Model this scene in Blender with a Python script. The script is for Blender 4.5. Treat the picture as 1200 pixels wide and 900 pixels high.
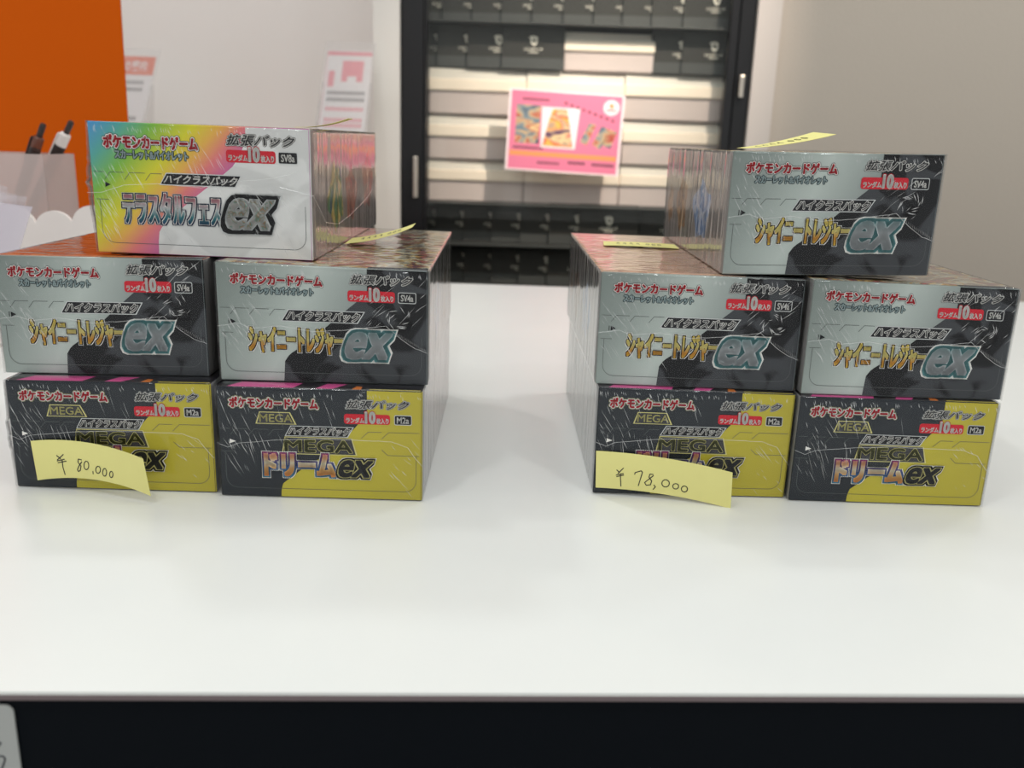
import bpy, bmesh, math, random
from mathutils import Vector, Matrix, noise
C = bpy.context.scene.collection
for o in list(bpy.data.objects):
    bpy.data.objects.remove(o)
S = bpy.context.scene
R = math.radians

# ------------------------------------------------------------------ camera
F_PX, PITCH, ROLL, CAM_Z = 1047.47, 15.1995, 1.8786, 0.24037
cd = bpy.data.cameras.new('camera'); cam = bpy.data.objects.new('camera', cd); C.objects.link(cam)
cd.sensor_width = 36.0; cd.lens = 36.0 * F_PX / 1200.0
cd.clip_start = 0.01; cd.clip_end = 50
cam.matrix_world = Matrix.Translation((0, 0, CAM_Z)) @ Matrix.Rotation(R(90 - PITCH), 4, 'X') @ Matrix.Rotation(R(ROLL), 4, 'Z')
cd.dof.use_dof = True; cd.dof.focus_distance = 0.63; cd.dof.aperture_fstop = 7.5
S.camera = cam

# ------------------------------------------------------------------ world, view
S.view_settings.view_transform = 'Standard'
S.view_settings.look = 'None'
S.view_settings.gamma = 1.0
S.view_settings.use_curve_mapping = False
S.view_settings.exposure = -0.09
S.cycles.use_denoising = True
S.cycles.max_bounces = 8
S.cycles.transparent_max_bounces = 24
S.cycles.sample_clamp_indirect = 6.0
w = bpy.data.worlds.new('room_light'); S.world = w; w.use_nodes = True
w.node_tree.nodes['Background'].inputs[0].default_value = (0.97, 1.0, 0.99, 1)
w.node_tree.nodes['Background'].inputs[1].default_value = 0.8

def area(name, loc, target, size, power, col=(1, 1, 1)):
    l = bpy.data.lights.new(name, 'AREA'); l.shape = 'DISK'; l.size = size; l.energy = power; l.color = col
    o = bpy.data.objects.new(name, l); C.objects.link(o); o.location = loc
    o.rotation_euler = (Vector(target) - Vector(loc)).to_track_quat('-Z', 'Y').to_euler()
    return o
CEIL = 1.62
LAMPS = [(-0.57, -0.10, 3.5), (0.59, -0.10, 3.5), (-0.57, 1.12, 3.2), (0.59, 1.12, 3.2), (0.0, -1.5, 9), (-2.1, 0.7, 2.5), (2.1, 0.7, 2.5), (-1.0, 1.65, 6.6), (1.5, 1.65, 6.0)]  # lamps round the boxes follow their shadows; front and rear ones are added fill
for i, (x, y, p) in enumerate(LAMPS):
    area('downlight_or_fill', (x, y, CEIL - 0.02), (x, y, 0), 0.16, p, (0.965, 1.0, 1.0))

area('added_fill_light', (0.0, 0.45, CEIL - 0.02), (0.0, 0.45, 0), 1.3, 6.0, (0.965, 1.0, 1.0))  # unseen fill light, added to lift the shadow between the stacks
area('cabinet_spotlight', (0.72, 1.25, CEIL - 0.03), (0.13, 2.27, 0.32), 0.08, 2.3, (1.0, 0.86, 0.74)).data.spread = R(36)

# ------------------------------------------------------------------ helpers
def at(px, py, Y=None, z=None):
    """the point of the place seen at this pixel, at depth Y or height z"""
    X, V = (px - 600) / F_PX, -(py - 450) / F_PX
    cr, sr = math.cos(R(-ROLL)), math.sin(R(-ROLL))
    x, u = X * cr + V * sr, -X * sr + V * cr
    c, s = math.cos(R(PITCH)), math.sin(R(PITCH))
    d = Vector((x, c + u * s, -s + u * c))
    t = Y / d.y if Y is not None else (z - CAM_Z) / d.z
    return d * t + Vector((0, 0, CAM_Z))

def lin(c):
    return tuple(((v / 255) / 12.92 if v / 255 <= 0.04045 else ((v / 255 + 0.055) / 1.055) ** 2.4) for v in c) + (1,)

MATS = {}
def mat(name, rgb, rough=0.5, metal=0.0, coat=0.0, spec=0.5, bump=None, noisecol=None, emit=None, alpha=None):
    if name in MATS: return MATS[name]
    m = bpy.data.materials.new(name); m.use_nodes = True; MATS[name] = m
    nt = m.node_tree; b = nt.nodes['Principled BSDF']
    b.inputs['Base Color'].default_value = lin(rgb)
    b.inputs['Roughness'].default_value = rough; b.inputs['Metallic'].default_value = metal
    b.inputs['Coat Weight'].default_value = coat; b.inputs['Coat Roughness'].default_value = 0.08
    b.inputs['Specular IOR Level'].default_value = spec
    if alpha is not None: b.inputs['Alpha'].default_value = alpha
    tc = nt.nodes.new('ShaderNodeTexCoord')
    if noisecol:
        rgb2, scale, lo, hi = noisecol
        n = nt.nodes.new('ShaderNodeTexNoise'); n.inputs['Scale'].default_value = scale; n.inputs['Detail'].default_value = 3
        nt.links.new(tc.outputs['Object'], n.inputs['Vector'])
        r = nt.nodes.new('ShaderNodeValToRGB'); r.color_ramp.elements[0].position = lo; r.color_ramp.elements[1].position = hi
        r.color_ramp.elements[0].color = lin(rgb); r.color_ramp.elements[1].color = lin(rgb2)
        nt.links.new(n.outputs['Fac'], r.inputs['Fac']); nt.links.new(r.outputs['Color'], b.inputs['Base Color'])
    if bump:
        scale, strength = bump
        n = nt.nodes.new('ShaderNodeTexNoise'); n.inputs['Scale'].default_value = scale; n.inputs['Detail'].default_value = 4
        nt.links.new(tc.outputs['Object'], n.inputs['Vector'])
        bp = nt.nodes.new('ShaderNodeBump'); bp.inputs['Strength'].default_value = strength; bp.inputs['Distance'].default_value = 0.002
        nt.links.new(n.outputs['Fac'], bp.inputs['Height']); nt.links.new(bp.outputs['Normal'], b.inputs['Normal'])
    if emit:
        b.inputs['Emission Color'].default_value = lin(rgb); b.inputs['Emission Strength'].default_value = emit
    return m

def uvramp(name, au, av, stops, rough=0.45, metal=0.0, const=False, off=0.0):
    """printed colour ramp along au*u + av*v + off of the printed sheet"""
    if name in MATS: return MATS[name]
    m = mat(name, (128, 128, 128), rough, metal, spec=0.12); nt = m.node_tree; b = nt.nodes['Principled BSDF']
    uv = nt.nodes.new('ShaderNodeUVMap'); sp = nt.nodes.new('ShaderNodeSeparateXYZ'); nt.links.new(uv.outputs[0], sp.inputs[0])
    a = nt.nodes.new('ShaderNodeMath'); a.operation = 'MULTIPLY_ADD'; a.inputs[1].default_value = au; a.inputs[2].default_value = off
    nt.links.new(sp.outputs[0], a.inputs[0])
    c = nt.nodes.new('ShaderNodeMath'); c.operation = 'MULTIPLY_ADD'; c.inputs[1].default_value = av
    nt.links.new(sp.outputs[1], c.inputs[0]); nt.links.new(a.outputs[0], c.inputs[2])
    r = nt.nodes.new('ShaderNodeValToRGB'); cr = r.color_ramp
    if const: cr.interpolation = 'CONSTANT'
    while len(cr.elements) < len(stops): cr.elements.new(0.5)
    for e, (p, col) in zip(cr.elements, stops): e.position = p; e.color = lin(col)
    nt.links.new(c.outputs[0], r.inputs[0]); nt.links.new(r.outputs[0], b.inputs['Base Color'])
    return m

def uvart(name, stops, scale=(6, 6), rough=0.4, metal=0.0, detail=3.0, dist=1.2, coat=0.0, spec=0.4):
    """abstract printed artwork: a warped noise pushed through a palette, in sheet coordinates"""
    if name in MATS: return MATS[name]
    m = mat(name, (128, 128, 128), rough, metal, coat=coat, spec=spec); nt = m.node_tree; b = nt.nodes['Principled BSDF']
    uv = nt.nodes.new('ShaderNodeUVMap'); mp = nt.nodes.new('ShaderNodeMapping'); mp.inputs['Scale'].default_value = (scale[0], scale[1], 1)
    nt.links.new(uv.outputs[0], mp.inputs[0])
    n = nt.nodes.new('ShaderNodeTexNoise'); n.inputs['Scale'].default_value = 1.0; n.inputs['Detail'].default_value = detail
    n.inputs['Distortion'].default_value = dist; nt.links.new(mp.outputs[0], n.inputs['Vector'])
    r = nt.nodes.new('ShaderNodeValToRGB'); cr = r.color_ramp
    while len(cr.elements) < len(stops): cr.elements.new(0.5)
    for e, (p, col) in zip(cr.elements, stops): e.position = p; e.color = lin(col)
    nt.links.new(n.outputs['Fac'], r.inputs[0]); nt.links.new(r.outputs[0], b.inputs['Base Color'])
    return m

def clear(name, tint=(255, 255, 255), ior=1.5, rough=0.03, boost=1.0, haze=0.0, hazecol=(220, 220, 225), bump=None):
    """thin clear film or pane: see-through, with Fresnel gloss and an even haze"""
    if name in MATS: return MATS[name]
    m = bpy.data.materials.new(name); m.use_nodes = True; MATS[name] = m
    nt = m.node_tree; nt.nodes.clear()
    out = nt.nodes.new('ShaderNodeOutputMaterial'); mx = nt.nodes.new('ShaderNodeMixShader')
    tr = nt.nodes.new('ShaderNodeBsdfTransparent'); tr.inputs[0].default_value = lin(tint)
    gl = nt.nodes.new('ShaderNodeBsdfGlossy'); gl.inputs['Roughness'].default_value = rough
    fr = nt.nodes.new('ShaderNodeFresnel'); 
    ge = nt.nodes.new('ShaderNodeNewGeometry'); io = nt.nodes.new('ShaderNodeMath'); io.operation = 'MULTIPLY_ADD'
    io.inputs[1].default_value = 1 / ior - ior; io.inputs[2].default_value = ior      # same gloss from both sides of the sheet
    nt.links.new(ge.outputs['Backfacing'], io.inputs[0]); nt.links.new(io.outputs[0], fr.inputs['IOR'])
    mu = nt.nodes.new('ShaderNodeMath'); mu.operation = 'MULTIPLY'; mu.inputs[1].default_value = boost; mu.use_clamp = True
    nt.links.new(fr.outputs[0], mu.inputs[0]); nt.links.new(mu.outputs[0], mx.inputs[0])
    base = tr
    if haze > 0:
        df = nt.nodes.new('ShaderNodeBsdfDiffuse'); df.inputs[0].default_value = lin(hazecol)
        hm = nt.nodes.new('ShaderNodeMixShader'); hm.inputs[0].default_value = haze
        nt.links.new(tr.outputs[0], hm.inputs[1]); nt.links.new(df.outputs[0], hm.inputs[2]); base = hm
    nt.links.new(base.outputs[0], mx.inputs[1]); nt.links.new(gl.outputs[0], mx.inputs[2]); nt.links.new(mx.outputs[0], out.inputs[0])
    if bump:
        sc, strength, rot, dist = bump
        tc = nt.nodes.new('ShaderNodeTexCoord'); mp = nt.nodes.new('ShaderNodeMapping')
        mp.inputs['Scale'].default_value = sc; mp.inputs['Rotation'].default_value = rot
        n = nt.nodes.new('ShaderNodeTexNoise'); n.inputs['Scale'].default_value = 1.0; n.inputs['Detail'].default_value = 0; n.inputs['Distortion'].default_value = 0.3
        nt.links.new(tc.outputs['Object'], mp.inputs[0]); nt.links.new(mp.outputs[0], n.inputs['Vector'])
        bp = nt.nodes.new('ShaderNodeBump'); bp.inputs['Strength'].default_value = strength; bp.inputs['Distance'].default_value = dist
        nt.links.new(n.outputs['Fac'], bp.inputs['Height'])
        nt.links.new(bp.outputs[0], gl.inputs['Normal']); nt.links.new(bp.outputs[0], fr.inputs['Normal'])
    return m

class MB:
    def __init__(s): s.v = []; s.f = []; s.m = []; s.uv = []; s.mats = []
    def slot(s, m):
        if m not in s.mats: s.mats.append(m)
        return s.mats.index(m)
    def add(s, verts, faces, m, uvs=None):
        k = len(s.v); i = s.slot(m)
        s.v += [tuple(p) for p in verts]; s.uv += [tuple(q) for q in uvs] if uvs else [(0, 0)] * len(verts)
        s.f += [tuple(k + a for a in f) for f in faces]; s.m += [i] * len(faces)
    def box(s, lo, hi, m):
        (a, b, c), (d, e, f) = lo, hi
        v = [(a, b, c), (d, b, c), (d, e, c), (a, e, c), (a, b, f), (d, b, f), (d, e, f), (a, e, f)]
        s.add(v, [(0, 3, 2, 1), (4, 5, 6, 7), (0, 1, 5, 4), (1, 2, 6, 5), (2, 3, 7, 6), (3, 0, 4, 7)], m)
    def rbox(s, lo, hi, m, r=0.002, seg=2):
        bm = bmesh.new(); bmesh.ops.create_cube(bm, size=1)
        for v in bm.verts: v.co = Vector([lo[i] + (v.co[i] + 0.5) * (hi[i] - lo[i]) for i in range(3)])
        bmesh.ops.bevel(bm, geom=bm.edges[:], offset=r, segments=seg, profile=0.5, affect='EDGES')
        bm.verts.ensure_lookup_table(); bm.verts.index_update()
        s.add([v.co[:] for v in bm.verts], [tuple(v.index for v in f.verts) for f in bm.faces], m); bm.free()
    def prism(s, pts, d, m):
        """closed polygon pts (3D, planar) pushed along vector d"""
        n = len(pts); d = Vector(d)
        v = [Vector(p) for p in pts] + [Vector(p) + d for p in pts]
        s.add(v, [tuple(range(n)), tuple(range(2 * n - 1, n - 1, -1))] + [(i, n + i, n + (i + 1) % n, (i + 1) % n) for i in range(n)], m)
    def tube(s, pts, r, m, seg=6):
        pts = [Vector(p) for p in pts]; vs = []; rs = r if isinstance(r, (list, tuple)) else [r] * len(pts)
        for i, p in enumerate(pts):
            t = (pts[min(i + 1, len(pts) - 1)] - pts[max(i - 1, 0)]).normalized()
            a = t.cross(Vector((0.13, 0.9, 0.4))).normalized(); b = t.cross(a)
            vs += [p + (a * math.cos(2 * math.pi * k / seg) + b * math.sin(2 * math.pi * k / seg)) * rs[i] for k in range(seg)]
        fs = [(i * seg + k, i * seg + (k + 1) % seg, (i + 1) * seg + (k + 1) % seg, (i + 1) * seg + k) for i in range(len(pts) - 1) for k in range(seg)]
        fs += [tuple(range(seg - 1, -1, -1)), tuple((len(pts) - 1) * seg + k for k in range(seg))]
        s.add(vs, fs, m)
    def build(s, name, parent=None, smooth=False, loc=None):
        me = bpy.data.meshes.new(name); me.from_pydata(s.v, [], s.f)
        for m in s.mats: me.materials.append(m)
        me.polygons.foreach_set('material_index', s.m)
        l = me.uv_layers.new(name='UVMap'); buf = []
        for lp in me.loops: buf += s.uv[lp.vertex_index]
        l.data.foreach_set('uv', buf)
        if smooth: me.polygons.foreach_set('use_smooth', [True] * len(s.f))
        me.update()
        o = bpy.data.objects.new(name, me); C.objects.link(o)
        if parent: o.parent = parent
        if loc is not None: o.location = loc
        return o

def tag(o, label, cat, group=None):
    o['label'] = label; o['category'] = cat
    if group: o['group'] = group
    return o
def thing(name, label, cat, loc=(0, 0, 0), rz=0, group=None):
    o = bpy.data.objects.new(name, None); C.objects.link(o); o.location = loc; o.rotation_euler = (0, 0, rz); o.empty_display_size = 0.02
    return tag(o, label, cat, group)
def struct(o): o['kind'] = 'structure'; return o

# text as flat triangles, cached: (verts2d, faces)
TXT = {}
def text2d(s, shear=0.0, offset=0.0, res=3):
    k = (s, shear, offset, res)
    if k in TXT: return TXT[k]
    cu = bpy.data.curves.new('t', 'FONT'); cu.body = s; cu.size = 1; cu.shear = shear; cu.offset = offset; cu.resolution_u = res; cu.fill_mode = 'FRONT'
    o = bpy.data.objects.new('t', cu); C.objects.link(o)
    dg = bpy.context.evaluated_depsgraph_get(); dg.update(); ev = o.evaluated_get(dg); me = ev.to_mesh()
    vs = [(v.co.x, v.co.y) for v in me.vertices]; fs = [tuple(p.vertices) for p in me.polygons]
    ev.to_mesh_clear(); bpy.data.objects.remove(o); bpy.data.curves.remove(cu)
    TXT[k] = (vs, fs); return TXT[k]

# ------------------------------------------------------------------ the room
m_wall = mat('warm_white_paint', (226, 219, 215), 0.85, bump=(420, 0.12), spec=0.2)
m_wallr = mat('textured_wall_paper', (190, 179, 167), 0.85, bump=(160, 0.35), spec=0.2)
m_trim = mat('painted_trim', (198, 189, 182), 0.7)
m_col = mat('column_paint', (218, 214, 208), 0.75)
m_floor = mat('grey_floor_tile', (150, 146, 140), 0.5, noisecol=((170, 166, 160), 3.0, 0.3, 0.7))
m_ceil = mat('ceiling_paint', (235, 233, 228), 0.9)
FLOOR = -0.95
def slab(name, lo, hi, m):
    b = MB(); b.box(lo, hi, m); return struct(b.build(name))
slab('floor', (-3, -2.5, FLOOR - 0.05), (3, 2.75, FLOOR), m_floor)
slab('ceiling', (-3, -2.5, CEIL), (3, 2.75, CEIL + 0.05), m_ceil)
slab('wall_back', (-3.0, 2.62, FLOOR), (3.0, 2.72, CEIL), m_wall)
xl = at(437, 100, 2.18).x; xr = at(470, 100, 2.2).x
cr0 = at(888, 0, 2.2).x; tr1 = at(917.5, 0, 2.2).x
slab('trim_1', (xl, 2.19, FLOOR), (xr - 0.002, 2.61, CEIL), m_col)            # pillar left of the cabinet
slab('trim_2', (cr0 + 0.002, 2.19, FLOOR), (tr1 - 0.001, 2.61, CEIL), m_trim)         # pillar right of the cabinet
slab('wall_right', (tr1, 2.205, FLOOR), (3.0, 2.61, CEIL), m_wallr)
slab('wall_left', (-3.0, 2.45, FLOOR), (xl - 0.001, 2.61, CEIL), m_wall)

# ------------------------------------------------------------------ counter
m_top = mat('white_laminate', (238, 238, 235), 0.32, spec=0.5, noisecol=((233, 234, 232), 6, 0.3, 0.7))
m_edge = mat('mauve_edge_band', (120, 106, 108), 0.5)
m_navy = mat('black_navy_panel', (8, 13, 19), 0.7, spec=0.1)
def fy(x): return 0.3529 + (x - 0.0046) * 0.051
ct = thing('counter', 'white-topped counter with a black front that the boxes stand on', 'counter', (0, 0.9, FLOOR))
def rel(p, o): return Vector(p) - Vector(o.location)
X0, X1, YB = -1.25, 1.35, 1.536
b = MB(); b.prism([rel((X0, fy(X0), -0.0016), ct), rel((X1, fy(X1), -0.0016), ct), rel((X1, YB, -0.0016), ct), rel((X0, YB, -0.0016), ct)], (0, 0, 0.0016), m_top); b.build('worktop', ct)
b = MB(); b.prism([rel((X0, fy(X0) - 0.0002, -0.0042), ct), rel((X1, fy(X1) - 0.0002, -0.0042), ct), rel((X1, YB, -0.0042), ct), rel((X0, YB, -0.0042), ct)], (0, 0, 0.0025), m_edge); b.build('edge_band', ct)
b = MB(); b.prism([rel((X0 + .02, fy(X0) + 0.002, FLOOR), ct), rel((X1 - .02, fy(X1) + 0.002, FLOOR), ct), rel((X1 - .02, YB - 0.01, FLOOR), ct), rel((X0 + .02, YB - 0.01, FLOOR), ct)], (0, 0, -FLOOR - 0.0043), m_navy); b.build('front_panel', ct)

# ------------------------------------------------------------------ card boxes
red = mat('print_red', (196, 32, 48), 0.55, spec=0.12); white = mat('print_white', (228, 226, 222), 0.55, spec=0.12)
ink = mat('print_black', (26, 26, 30), 0.55, spec=0.12); dteal = mat('print_dark_teal', (44, 62, 68), 0.55, spec=0.12)
pteal = mat('print_pale_teal', (176, 196, 198), 0.55, spec=0.12); grey = mat('print_grey', (120, 122, 124), 0.55, spec=0.12)
char = mat('print_charcoal', (62, 62, 66), 0.55, spec=0.12); lgrey = mat('print_light_grey', (196, 198, 198), 0.4, spec=0.4)
olive = mat('print_olive', (118, 112, 50), 0.55, spec=0.12); goldline = mat('print_pale_gold', (206, 198, 130), 0.55, spec=0.12)
navy = mat('print_navy', (30, 40, 70), 0.55, spec=0.12); teal = mat('print_teal', (70, 128, 132), 0.4, spec=0.4)
crease = mat('die_cut_line', (84, 88, 88), 0.6, spec=0.2); dgreen = mat('print_dark_green', (38, 66, 52), 0.55, spec=0.12)
silver = uvramp('silver_card', 1.0, -0.25, [(0.0, (122, 131, 127)), (0.2, (142, 151, 147)), (0.48, (182, 191, 186)), (0.75, (142, 150, 148)), (1.0, (122, 130, 130))], 0.38, 0.35, off=0.25)
dark = uvart('charcoal_card', [(0.0, (20, 20, 23)), (0.47, (24, 24, 27)), (0.53, (60, 62, 66)), (1.0, (68, 70, 74))], (5.5, 3.0), 0.6, 0.0, 1.5, 0.8, spec=0.1)
slate = uvart('slate_card', [(0.0, (40, 44, 49)), (1.0, (48, 52, 58))], (3, 3), 0.6, spec=0.1)
yellow = uvramp('yellow_card', 1.0, 0.0, [(0.0, (192, 180, 66)), (0.6, (188, 176, 62)), (1.0, (178, 165, 60))], 0.4, 0.1)
rain = uvramp('rainbow_card', 1.0, -0.55, [(0.0, (78, 142, 200)), (0.16, (84, 160, 150)), (0.3, (120, 176, 70)), (0.48, (206, 200, 50)), (0.6, (220, 168, 80)), (0.7, (216, 120, 120)), (0.85, (178, 92, 158))], 0.42, off=0.55)
pale = uvart('pale_silver_card', [(0.0, (196, 196, 196)), (0.5, (203, 203, 202)), (0.56, (216, 216, 215)), (1.0, (212, 212, 212))], (4, 3), 0.55, 0.0, 1.5, 1.0, spec=0.15)
gold = uvramp('gold_letters', 0.0, 1.0, [(0.24, (240, 206, 80)), (0.31, (232, 160, 56)), (0.37, (250, 236, 150)), (0.48, (244, 212, 84))], 0.4)
spectrum = uvramp('spectrum_letters', 0.0, 1.0, [(0.24, (40, 70, 120)), (0.3, (70, 150, 160)), (0.36, (225, 232, 235)), (0.42, (222, 170, 180)), (0.5, (190, 40, 66))], 0.4)
sunset = uvramp('sunset_letters', 0.0, 1.0, [(0.2, (226, 140, 70)), (0.27, (240, 190, 120)), (0.325, (252, 240, 214)), (0.37, (246, 190, 140)), (0.44, (206, 90, 130))], 0.4)
sunedge = uvramp('sunset_edge', 0.0, 1.0, [(0.2, (60, 120, 150)), (0.3, (60, 90, 150)), (0.4, (120, 50, 110)), (0.45, (150, 50, 80))], 0.4)
exfill = uvramp('silver_letters', 0.0, 1.0, [(0.2, (158, 164, 168)), (0.36, (206, 212, 216)), (0.46, (150, 178, 182))], 0.4)
exrain = uvart('opal_letters', [(0.3, (206, 206, 206)), (0.43, (196, 198, 190)), (0.47, (206, 160, 124)), (0.52, (140, 186, 170)), (0.57, (214, 212, 208))], (18, 12), 0.4, 0, 1, 1.5)
megafill = uvramp('olive_letters', 0.0, 1.0, [(0.4, (58, 60, 40)), (0.5, (70, 72, 40)), (0.58, (110, 108, 46))], 0.4)
side_silver = mat('silver_side_card', (150, 148, 147), 0.3, 0.25, spec=0.5)
side_pale = mat('mauve_side_card', (150, 140, 138), 0.3, 0.2, spec=0.5)
side_slate = mat('pale_side_card', (168, 168, 170), 0.28, 0.3, spec=0.5)
back_card = mat('plain_card_back', (90, 92, 96), 0.5)
art_side = uvart('green_yellow_side_art', [(0.3, (60, 70, 120)), (0.4, (70, 130, 80)), (0.5, (120, 120, 60)), (0.56, (214, 190, 110)), (0.65, (150, 80, 60))], (14, 3), 0.35, 0, 2, 1.5)
art_side2 = uvart('red_side_art', [(0.3, (150, 120, 110)), (0.45, (190, 110, 90)), (0.55, (120, 70, 60)), (0.65, (206, 80, 80))], (9, 3), 0.35, 0, 2, 1.5)
art_brown = uvart('brown_side_art', [(0.3, (60, 60, 70)), (0.45, (140, 100, 60)), (0.55, (176, 140, 100)), (0.7, (90, 80, 60))], (16, 4), 0.35, 0, 2, 2.0)
art_blue = uvart('blue_side_art', [(0.3, (80, 110, 150)), (0.45, (110, 150, 200)), (0.55, (190, 200, 215)), (0.7, (70, 100, 140))], (16, 4), 0.35, 0, 2, 2.0)
art_orange = uvart('orange_top_art', [(0.25, (110, 48, 30)), (0.42, (180, 84, 40)), (0.5, (206, 120, 60)), (0.6, (170, 74, 44)), (0.75, (226, 180, 140))], (7, 10), 0.35, 0, 3, 2.5)
art_mixed = uvart('many_coloured_top_art', [(0.25, (50, 40, 50)), (0.38, (150, 130, 110)), (0.44, (196, 206, 196)), (0.5, (206, 160, 60)), (0.55, (80, 60, 80)), (0.62, (180, 70, 60)), (0.75, (120, 150, 150))], (5, 9), 0.35, 0, 2.5, 2.0)
art_peach = uvart('peach_top_art', [(0.25, (120, 80, 70)), (0.4, (206, 160, 136)), (0.5, (222, 180, 150)), (0.56, (176, 120, 100)), (0.64, (196, 170, 110)), (0.78, (110, 100, 120))], (5, 12), 0.35, 0, 3, 2.0)
art_dark = mat('black_top_card', (34, 32, 38), 0.4)
pink = mat('print_pink', (214, 84, 150), 0.4); orange_p = mat('print_orange', (214, 120, 50), 0.4)
film = clear('shrink_film', ior=1.5, rough=0.09, boost=0.62, bump=((90, 90, 22), 0.45, (0, R(-28), 0), 0.004))
film_side = clear('shrink_film_side', ior=1.5, rough=0.09, boost=1.25, bump=((60, 130, 10), 0.16, (0, 0, 0), 0.004))
fold_glint = clear('shrink_film_fold_glint', ior=1.5, rough=0.15, boost=2.5, haze=0.55, hazecol=(250, 250, 250))  # film folds, their bright glints put in as white haze
seam_m = clear('shrink_film_weld', ior=1.5, rough=0.2, boost=2.0, haze=0.62, hazecol=(240, 240, 240))

HM, HS, HT = 0.0768, 0.0798, 0.085
KIND = {   # width, depth, height
    'mega': (0.13693, 0.2647, HM), 'shiny': (0.1395, 0.2647, HS), 'terastal': (0.14517, 0.2800, HT)}

class Carton:
    def __init__(s, kind, d):
        s.W, s.D, s.H = KIND[kind]; s.kind = kind; s.d = [q * 0.001 for q in d]   # BL BR TL TR height corrections
    def P(s, u, dd, v):
        bl, br, tl, tr = s.d
        zb = bl * (1 - u) + br * u; zt = s.H + tl * (1 - u) + tr * u
        return Vector(((u - 0.5) * s.W, dd * s.D, zb * (1 - v) + zt * v))

def lay(b, ct_, polys, m, lvl):
    """flat print on the front: polygons in (u, v from the top)"""
    for poly in polys:
        vs = []; uv = []
        for (u, vt) in poly:
            p = ct_.P(u, 0, 1 - vt); p.y = -lvl * 7e-5; vs.append(p); uv.append((u, 1 - vt))
        b.add(vs, [tuple(range(len(vs)))], m, uv)

def printed(b, ct_, s, u0, u1, t0, t1, layers, shear=0.0, lvl=3, sq=False):
    """lettering fitted into a rectangle; every layer is the same lettering grown by so much of its height"""
    v2, fs = text2d(s, shear, 0.0)
    xs = [p[0] for p in v2]; ys = [p[1] for p in v2]
    xa, xb, ya, yb = min(xs), max(xs), min(ys), max(ys)
    sx, sy = (u1 - u0) * ct_.W / (xb - xa), (t1 - t0) * ct_.H / (yb - ya)
    for i, (off, m) in enumerate(layers):
        r = off * min(sy, sx * 1.5); n = 14 if off > .08 else (8 if off > .035 else 5)
        shifts = [(0, 0)] + [(r * math.cos(2 * math.pi * (k + .5) / n), r * math.sin(2 * math.pi * (k + .5) / n)) for k in range(n)]
        if sq:      # angular growth with mitred corners
            g = [k / 4 for k in range(-4, 5)] if len(s) < 3 else [-1, -.5, 0, .5, 1]; r *= .86; shifts = [(0, 0)] + [(r * a + shear * r * e, r * e) for a in g for e in g if max(abs(a), abs(e)) == 1]
        for dx, dz in shifts:
            vs = []; uv = []
            for (x, y) in v2:
                u = u0 + ((x - xa) * sx + dx) / ct_.W; v = 1 - t1 + ((y - ya) * sy + dz) / ct_.H
                p = ct_.P(u, 0, v); p.y = -(lvl + i) * 7e-5
                vs.append(p); uv.append((u, v))
            b.add(vs, fs, m, uv)

def rrect(u0, u1, t0, t1, r, asp):
    pts = []
    for cx, cy, a0 in ((u1 - r, t0 + r * asp, -90), (u1 - r, t1 - r * asp, 0), (u0 + r, t1 - r * asp, 90), (u0 + r, t0 + r * asp, 180)):
        for k in range(5):
            a = R(a0 + k * 22.5); pts.append((cx + r * math.cos(a), cy + r * asp * math.sin(a)))
    return pts

def strip(p, q, wd, asp):
    dx, dy = q[0] - p[0], (q[1] - p[1]) / asp; L = math.hypot(dx, dy) or 1
    nx, ny = -dy / L * wd, dx / L * wd * asp
    return [(p[0] + nx, p[1] + ny), (q[0] + nx, q[1] + ny), (q[0] - nx, q[1] - ny), (p[0] - nx, p[1] - ny)]

def region(bound, right, n=40):
    """quads between the curve u = bound(t) and u = right, from top to bottom"""
    out = []
    for i in range(n):
        a, c = i / n * 0.99 + 0.005, (i + 1) / n * 0.99 + 0.005
        out.append([(bound(a), a), (right, a), (right, c), (bound(c), c)])
    return out

def piecewise(pts):
    def f(t):
        for (ta, ua), (tb, ub) in zip(pts, pts[1:]):
            if t <= tb:
                k = (t - ta) / (tb - ta) if tb > ta else 0
                return ua + (ub - ua) * k
        return pts[-1][1]
    return f

def flap_lines(b, c, right):
    asp = c.W / c.H; L = []
    t0, t1 = 0.375, 0.585
    def seq(pts):
        for p, q in zip(pts, pts[1:]): L.append(strip(p, q, 0.0011, asp))
    seq([(0.012, t0), (0.06, t0)]); seq([(0.06, t0 + .055), (0.085, t0), (0.15, t0)]); seq([(0.15, t0 + .055), (0.175, t0), (0.245, t0)]); seq([(0.245, t0 + .055), (0.27, t0), (0.32, t0)])
    seq([(0.012, t1), (0.07, t1)])
    if right:
        seq([(0.70, t0 + .06), (0.735, t0), (0.80, t0)]); seq([(0.80, t0 + .06), (0.835, t0), (0.985, t0)]); seq([(0.80, t1 - .05), (0.83, t1), (0.985, t1)])
    pts = [(0.03, t1)]
    for k in range(7):
        a = R(180 - k * 15); pts.append((0.085 + 0.055 * math.cos(a), 0.82 + 0.1 * math.sin(a)))
    pts2 = [(1 - u, t) for u, t in pts]
    seq(pts); seq(pts2); seq([(0.085, 0.92), (0.915, 0.92)])
    lay(b, c, L, crease, 3)

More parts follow.
